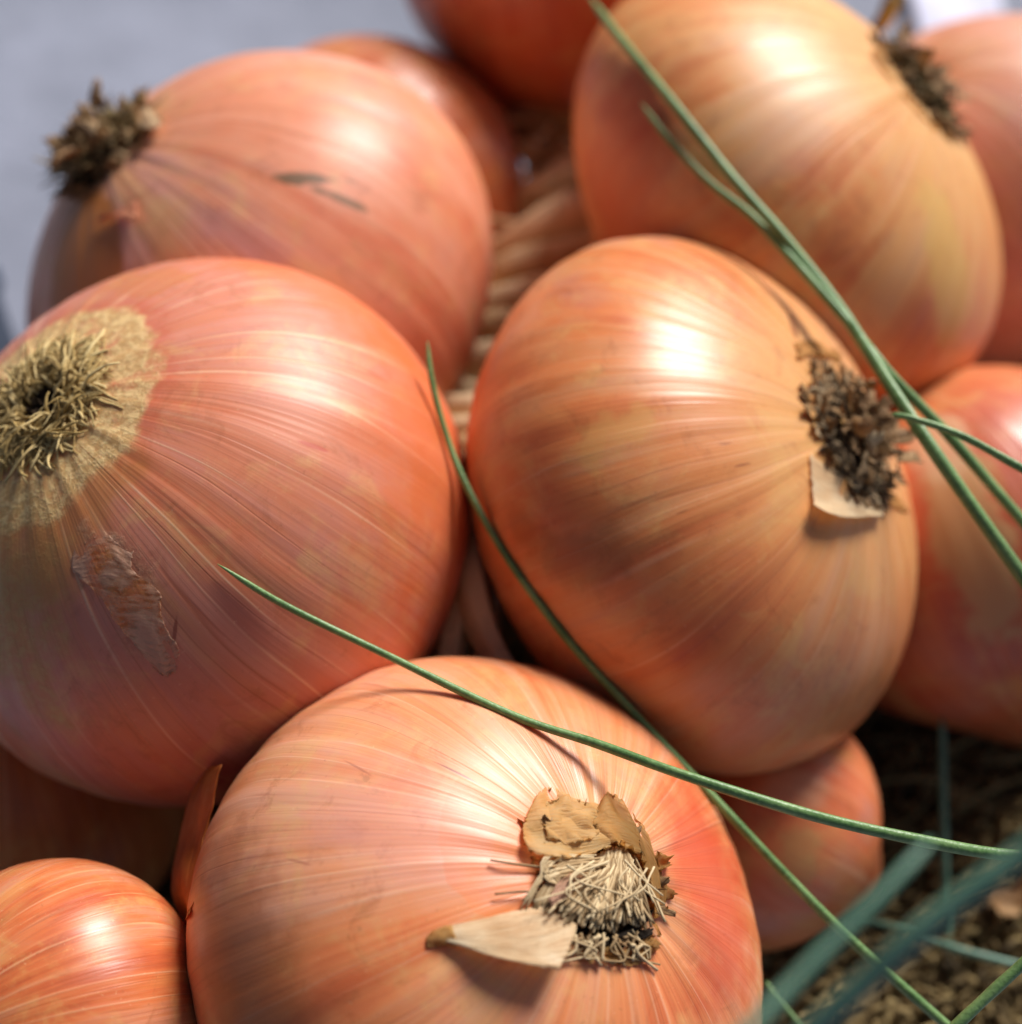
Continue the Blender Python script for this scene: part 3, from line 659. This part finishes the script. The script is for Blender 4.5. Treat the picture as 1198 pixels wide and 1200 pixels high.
ST = [([(560, 60, 44), (580, 100, 43.5), (600, 140, 43)], .55, .2), ([(600, 165, 42), (640, 140, 41.6), (690, 150, 42)], .6, .1), ([(590, 120, 43), (640, 190, 41.5), (690, 215, 41.5)], .55, .15),
      ([(590, 265, 40.5), (640, 225, 39.6), (700, 185, 40)], .5, .6), ([(580, 330, 39), (640, 275, 38.3), (730, 255, 39)], .7, .8), ([(600, 290, 39.6), (650, 255, 39.2), (730, 230, 39.6)], .4, .4),
      ([(560, 360, 38), (620, 318, 37.4), (700, 300, 38)], .55, .5), ([(530, 385, 37.4), (590, 358, 36.8), (660, 350, 37)], .5, .7), ([(520, 410, 36.8), (580, 390, 36), (650, 385, 36.4)], .45, .4),
      ([(505, 440, 36), (560, 425, 35.4), (610, 430, 35.8)], .42, .9), ([(500, 462, 35.8), (550, 465, 35.2), (610, 455, 35.6)], .36, .5), ([(505, 490, 34.4), (550, 482, 33.6), (610, 490, 34)], .40, .8),
      ([(500, 520, 34), (550, 505, 33.2), (610, 512, 33.8)], .36, .7), ([(505, 540, 33.6), (550, 530, 32.8), (600, 540, 33.4)], .34, .3), ([(510, 575, 33), (555, 555, 32), (600, 575, 32.6)], .40, .5),
      ([(560, 585, 31.4), (550, 650, 30.0), (558, 720, 29.4), (590, 790, 29.2)], .42, 1.0), ([(575, 600, 31.4), (545, 680, 30.1), (530, 740, 29.8), (520, 800, 29.6)], .45, .8), ([(600, 660, 31), (575, 720, 29.9), (570, 800, 29.5)], .42, .6), ([(540, 600, 32.4), (520, 700, 31.6), (505, 790, 31.4)], .5, .3),
      ([(610, 330, 38.8), (560, 400, 37.4), (540, 470, 36.6), (535, 560, 35.8)], .8, .1), ([(650, 180, 42.5), (640, 260, 41), (610, 330, 39.6)], 1.0, .0)]
for p, r, t in ST: strand(p, r, t)
# fine wisps on the braid
rg = np.random.default_rng(5); tb = TB()
for i in range(60):
    t = rg.uniform(0, 1); x = 650 - 110 * min(1, t * 1.6) + rg.normal() * 22; y = 130 + 620 * t; d = 41.5 - 9.0 * t - .8
    a = rg.uniform(-.9, .9); l = rg.uniform(12, 32)
    P = [np.array(at(x - l * math.cos(a), y + l * math.sin(a), d + rg.normal() * .3)), np.array(at(x, y + rg.normal() * 4, d - .2)), np.array(at(x + l * math.cos(a), y - l * math.sin(a), d + rg.normal() * .3))]
    tb.tube(catmull(P, 8), rg.uniform(.03, .09), 5, rg.uniform(0, 1), flat=.4)
wsp = tb.obj('leaf_wisps', M_STRAW, braid, Mb); wsp['kind'] = 'stuff'

# ---------------------------------------------------------------- chives
def chive_mat(name, c1, c2):
    N = NT(name); oc = N.n("ShaderNodeTexCoord").outputs['Object']
    n = N.noise(oc, 1.5 / S, 4); n2 = N.noise(oc, 14 / S, 2)
    N.set(N.b.inputs['Base Color'], N.ramp(N.math('ADD', N.math('MULTIPLY', n, .7), N.math('MULTIPLY', n2, .3)), [(.35, c1), (.65, c2)]))
    N.b.inputs['Roughness'].default_value = .42; N.b.inputs['Subsurface Weight'].default_value = .1
    N.b.inputs['Subsurface Radius'].default_value = (.3, 1, .2); N.b.inputs['Subsurface Scale'].default_value = .001
    N.set(N.b.inputs['Normal'], N.bump(n2, .01 * S)); return N.m
M_CH = chive_mat('green_chive', srgb(78, 116, 62), srgb(128, 160, 100))
M_CHB = chive_mat('blue_green_chive', srgb(70, 112, 94), srgb(108, 146, 124))
def chive(pts, r0, r1, label, mat=M_CH):
    """pts: (x, y, depth) or (x, y, onion key, height)"""
    C = []
    for p in pts:
        if len(p) == 3: C.append(p)
        else: C.append((p[0], p[1], (surf(ON[p[2]], p[0], p[1]) - CP).dot(FW) - p[3]))
    n = 72; C = catmull(C, n); C[:, 2] = np.convolve(np.pad(C[:, 2], 6, mode='edge'), np.ones(13) / 13, 'valid')
    P = np.array([at(*c) for c in C]); s = np.linspace(0, 1, n)
    R = r0 + (r1 - r0) * np.minimum(1, s * 1.2) ; R = R * np.minimum(1, .12 + (s * 14) ** .7)
    R = R * (1 + .03 * np.sin(s * 37 + r1 * 99))
    tb = TB(); tb.tube(P, R, 12, .5, flat=.88, groove=.03)
    M = Matrix.Translation(Vector(P[0])); o = tb.obj('chive', mat, None, M)
    o.location = Vector(P[0]) * S
    return tag(o, label, 'chive', 'green chive blades')
chive([(255, 661, 'L', .12), (330, 707, 'L', .22), (450, 766, 25.9), (600, 838, 'B', .25), (700, 872, 'B', .45), (800, 908, 24.2), (950, 955, 24.3), (1080, 985, 24.5), (1172, 1001, 24.7), (1300, 1010, 25.2)], .05, .098, 'longest green chive lying across the nearest onion from its pointed tip on the pink onion')
chive([(501, 400, 28.4), (505, 440, 28.3), (520, 500, 28.3), (546, 568, 28.1), (600, 662, 'R', .15), (670, 755, 'R', .2), (745, 838, 'R', .2), (850, 950, 27.2), (980, 1085, 27), (1110, 1202, 26.8), (1200, 1280, 26.6)], .05, .09, 'green chive bending down between the two big centre onions and under the nearest one')
chive([(690, -5, 'TR', .4), (725, 42, 'TR', .4), (790, 122, 'TR', .3), (860, 210, 'TR', .5), (925, 285, 30), (985, 362, 'R', .4), (1050, 462, 27.9), (1120, 565, 27.5), (1198, 675, 27.2), (1260, 760, 27)], .085, .12, 'thick green chive entering at the top edge and crossing to the right edge')
chive([(752, 121, 'TR', .15), (780, 158, 'TR', .15), (830, 212, 'TR', .2), (880, 252, 'TR', .5), (925, 300, 30.1), (1000, 385, 29.0), (1045, 440, 28.6), (1110, 508, 28.6), (1198, 610, 28.4), (1270, 690, 28.2)], .06, .10, 'green chive with its tip on the tan onion, beside the thick one')
chive([(1045, 485, 27.2), (1075, 492, 27.1), (1130, 512, 27), (1198, 549, 26.9), (1290, 600, 26.8)], .05, .075, 'short stretch of thin chive pointing at the crumbly grey root end')
chive([(1290, 920, 15.8), (1198, 1000, 16), (1085, 1085, 16.2), (960, 1200, 16.5), (860, 1290, 16.8)], .13, .14, 'wide out of focus blue green chive nearest the lens at lower right', M_CHB)
chive([(1092, 985, 16.4), (1040, 1040, 16.1), (960, 1120, 15.8), (880, 1205, 15.5), (800, 1290, 15.3)], .06, .085, 'blurred blue green chive parallel to the widest one and left of it', M_CHB)
chive([(1290, 1050, 25), (1198, 1130, 25), (1120, 1203, 25), (1040, 1280, 25)], .10, .10, 'green chive crossing the bottom right corner')
chive([(1104, 840, 33.6), (1106, 950, 33.3), (1110, 1080, 33), (1114, 1210, 32.4)], .08, .10, 'upright shaded chive lying on the mat behind the blurred ones', M_CHB)
chive([(1000, 1075, 33), (1060, 1090, 32.6), (1120, 1112, 32.2), (1198, 1133, 32)], .06, .09, 'shaded chive lying flat on the mat near the corner', M_CHB)
chive([(897, 1150, 29.2), (915, 1175, 29), (940, 1205, 28.8), (980, 1250, 28.4)], .05, .065, 'bit of thin chive showing beside the lower right flank of the nearest onion')

# ---------------------------------------------------------------- rough mat
def rough_mat():
    N = NT('coarse_brown_mat'); oc = N.n("ShaderNodeTexCoord").outputs['Object']
    n = N.noise(oc, .7 / S, 5, .65); n2 = N.noise(oc, 4 / S, 3)
    a = N.n("ShaderNodeAttribute", {'attribute_name': 'tint'}).outputs['Fac']
    f = N.math('ADD', N.math('MULTIPLY', n, .6), N.math('ADD', N.math('MULTIPLY', n2, .15), N.math('MULTIPLY', a, .3)))
    N.set(N.b.inputs['Base Color'], N.ramp(f, [(.3, srgb(46, 36, 20)), (.5, srgb(112, 92, 54)), (.72, srgb(172, 150, 100))]))
    N.b.inputs['Roughness'].default_value = .85; N.set(N.b.inputs['Normal'], N.bump(N.math('ADD', n, n2), .1 * S)); return N.m
M_MAT = rough_mat()
def build_mat():
    rg = np.random.default_rng(12)
    cx, cy = 2.0, 22.0
    M = Matrix.Translation(Vector((cx, cy, 0))); root = empty('coarse_mat', M)
    tag(root, 'coarse brown fibrous mat under the onions, open at lower right', 'mat')
    n, m = 120, 100; xs = np.linspace(-14, 14, n); ys = np.linspace(-11, 9.5, m)
    X, Y = np.meshgrid(xs, ys, indexing='ij')
    Z = .25 + .1 * np.sin(X * 2.1 + Y) * np.sin(Y * 2.7) + rg.normal(size=X.shape) * .05
    edge = np.minimum(np.minimum(X + 14, 14 - X), np.minimum(Y + 11, 9.5 - Y)); Z = np.where(edge < .2, -.2, Z)
    v = np.stack([X, Y, Z], -1).reshape(-1, 3); f = []
    for i in range(n - 1):
        for j in range(m - 1): a = i * m + j; f.append((a, a + m, a + m + 1, a + 1))
    mesh_obj('mat_base', v, f, M_MAT, root, attrs={'tint': rg.uniform(0, .4, len(v))})
    tb = TB()
    for i in range(13000):
        x, y = rg.uniform(-13.6, 13.6), rg.uniform(-10.6, 9.2)
        an = rg.normal() * .5 + .5 + (0 if rg.random() < .7 else 1.6); l = rg.uniform(.08, .24); z = .3 + rg.uniform(0, .28)
        dx, dy = math.cos(an) * l, math.sin(an) * l; tz = rg.normal() * .08
        P = np.array([(x - dx, y - dy, z - tz), (x + rg.normal() * .05, y + rg.normal() * .05, z + .06), (x + dx, y + dy, z + tz)])
        tb.tube(P, rg.uniform(.06, .14) * np.array([.6, 1, .55]), 6, rg.uniform(0, 1), flat=.6)
    for i in range(420):
        x, y = rg.uniform(-13.2, 13.2), rg.uniform(-10.2, 9); an = rg.normal() * .6 + .5; l = rg.uniform(.5, 1.3); z = .55 + rg.uniform(0, .12)
        dx, dy = math.cos(an) * l, math.sin(an) * l; bx = rg.normal() * .15
        tb.tube(catmull([(x - dx, y - dy, z - .1), (x - dy * bx, y + dx * bx, z + .05), (x + dx, y + dy, z - .06)], 8), rg.uniform(.035, .08), 6, rg.uniform(.3, 1.1), flat=.4)
    fb = tb.obj('mat_fibres', M_MAT, root); fb['kind'] = 'stuff'
build_mat()

# ---------------------------------------------------------------- bits at the edges of the picture
def pebble(x, y, d, r, label):
    rg = np.random.default_rng(3); tb = TB(); s = np.linspace(0, 1, 14)
    C0 = np.array(at(x, y, d)); P = C0 + np.outer(s - .5, np.array([2.0 * r, .5 * r, .25 * r]))
    tb.tube(P, r * np.sqrt(np.clip(1 - (2 * s - 1) ** 2, .02, 1)) * (1 + .08 * np.sin(s * 9)), 14, .5, flat=.6, groove=.05, gn=3)
    N = NT('pale_stone'); oc = N.n("ShaderNodeTexCoord").outputs['Object']
    N.set(N.b.inputs['Base Color'], N.ramp(N.noise(oc, 1.5 / S, 4), [(.35, srgb(150, 142, 134)), (.65, srgb(186, 178, 170))])); N.b.inputs['Roughness'].default_value = .7
    o = tb.obj('stone_chip', N.m, None, Matrix.Translation(Vector(C0))); o.location = Vector(C0) * S
    tag(o, label, 'stone chip')
pebble(1006, 1035, 33.2, .38, 'pale grey chip on the mat beside the small orange onion')

def blue_box():
    a = on_plane(-60, 330, 0); x1 = at(2, 330, 41).x; y0 = 21.5
    M = Matrix.Translation(Vector((x1, y0, 0))); root = empty('storage_box', M)
    tag(root, 'dark blue grey box edge at the left border behind the pink onion', 'box')
    N = NT('dark_blue_plastic'); oc = N.n("ShaderNodeTexCoord").outputs['Object']
    N.set(N.b.inputs['Base Color'], N.ramp(N.noise(oc, 60, 3), [(.3, srgb(50, 62, 82)), (.7, srgb(66, 80, 102))])); N.b.inputs['Roughness'].default_value = .45
    def slab(name, x0, x1, y0, y1, z0, z1, b=.12):
        bx = [(x0 + b, y0), (x1 - b, y0), (x1, y0 + b), (x1, y1 - b), (x1 - b, y1), (x0 + b, y1), (x0, y1 - b), (x0, y0 + b)]
        v = [(x, y, z0) for x, y in bx] + [(x, y, z1 - b) for x, y in bx] + [(x0 + (x - x0) * .98 + b * .3, y, z1) for x, y in bx]
        f = [tuple(range(8))[::-1], tuple(range(16, 24))] + [(i + k, (i + 1) % 8 + k, (i + 1) % 8 + k + 8, i + k + 8) for k in (0, 8) for i in range(8)]
        mesh_obj(name, v, f, N.m, root, smooth=False)
    slab('side_panel', -.5, 0, 0, 9, 0, 3.4); slab('front_panel', -9, -.53, 0, .5, 0, 3.4); slab('back_panel', -9, -.53, 8.5, 9, 0, 3.4)
    slab('rim', -.6, .12, -.1, 9.1, 3.42, 3.9)
blue_box()
def paper_sheet():
    c = on_plane(1105, -40, .1); n = 24; v = []; f = []; rg = np.random.default_rng(2)
    for k, dz in ((0, .06), (1, .0)):
        for i in range(n):
            for j in range(n):
                x, y = (i / (n - 1) - .5) * 2.9, (j / (n - 1) - .5) * 9
                v.append((x, y, .12 + .05 * math.sin(x * 2 + y) + .03 * math.sin(y * 2.3) + dz))
    for k in (0, 1):
        for i in range(n - 1):
            for j in range(n - 1):
                a = k * n * n + i * n + j; q = (a, a + n, a + n + 1, a + 1); f.append(q if k == 0 else q[::-1])
    rim = [(i, 0) for i in range(n)] + [(n - 1, j) for j in range(1, n)] + [(i, n - 1) for i in range(n - 2, -1, -1)] + [(0, j) for j in range(n - 2, 0, -1)]
    for q in range(len(rim)):
        a = rim[q][0] * n + rim[q][1]; b = rim[(q + 1) % len(rim)]; b = b[0] * n + b[1]; f.append((a, a + n * n, b + n * n, b))
    N = NT('pale_lavender_paper'); oc = N.n("ShaderNodeTexCoord").outputs['Object']
    N.set(N.b.inputs['Base Color'], N.ramp(N.noise(oc, 30, 3), [(.3, srgb(200, 202, 226)), (.7, srgb(212, 214, 236))])); N.b.inputs['Roughness'].default_value = .7
    o = mesh_obj('paper_sheet', v, f, N.m); o.location = c * S
    tag(o, 'pale lavender sheet of paper on the tabletop behind the upper right onions', 'paper')
paper_sheet()
tb = TB(); P0 = np.array(at(1040, 8, 38.5))
for k in range(5):
    P = catmull([np.array(at(1022 + k * 3, 34, 38.6)), np.array(at(1034 + k * 4, 10, 38.4)), np.array(at(1040 + k * 6 + (k % 2) * 6, -22 - k * 4, 38.2))], 12)
    tb.tube(P, np.linspace(.16, .05, 12), 8, k / 5, flat=.4, groove=.06)
o = tb.obj('dried_leaf_tips', fibre_mat('olive_dry_leaf', srgb(110, 90, 30), srgb(170, 150, 70), srgb(220, 205, 130)), None, Matrix.Translation(Vector(P0))); o.location = Vector(P0) * S
tag(o, 'olive dried leaf tips sticking up between the two upper right onions', 'dried leaf')

def scrap(x, y, size, seed, label, mat):
    """a curled scrap of dry skin lying on the mat"""
    rg = np.random.default_rng(seed); n = 14; c = on_plane(x, y, .75); v = []; f = []
    an = rg.uniform(0, 6.28)
    for k in (0, 1):
        for i in range(n):
            for j in range(n):
                u, w_ = i / (n - 1) - .5, j / (n - 1) - .5
                e = 1 + .18 * math.sin(7 * u + seed) * (j in (0, n - 1)) + .15 * rg.normal() * (i in (0, n - 1) or j in (0, n - 1)) * .4
                X, Y = u * size * e, w_ * size * .7 * e * (1 - .5 * abs(u)); Z = size * (1.1 * u * u + .5 * w_ * w_) + .04 * math.sin(9 * u + 5 * w_) + k * .012
                v.append((X * math.cos(an) - Y * math.sin(an), X * math.sin(an) + Y * math.cos(an), Z))
    for k in (0, 1):
        for i in range(n - 1):
            for j in range(n - 1):
                a = k * n * n + i * n + j; q = (a, a + 1, a + n + 1, a + n); f.append(q if k == 0 else q[::-1])
    rim = [(i, 0) for i in range(n)] + [(n - 1, j) for j in range(1, n)] + [(i, n - 1) for i in range(n - 2, -1, -1)] + [(0, j) for j in range(n - 2, 0, -1)]
    for q in range(len(rim)):
        a = rim[q][0] * n + rim[q][1]; b = rim[(q + 1) % len(rim)]; b = b[0] * n + b[1]; f.append((a, a + n * n, b + n * n, b))
    m = len(v); o = mesh_obj('skin_scrap', v, f, mat, attrs={'u': [q[0] / size for q in v], 'v': [q[1] / size for q in v]})
    o.location = c * S; tag(o, label, 'onion skin')
scrap(1182, 1058, .9, 3, 'brown curled scrap of onion skin on the mat at the right edge', M_PAPER_BROWN)
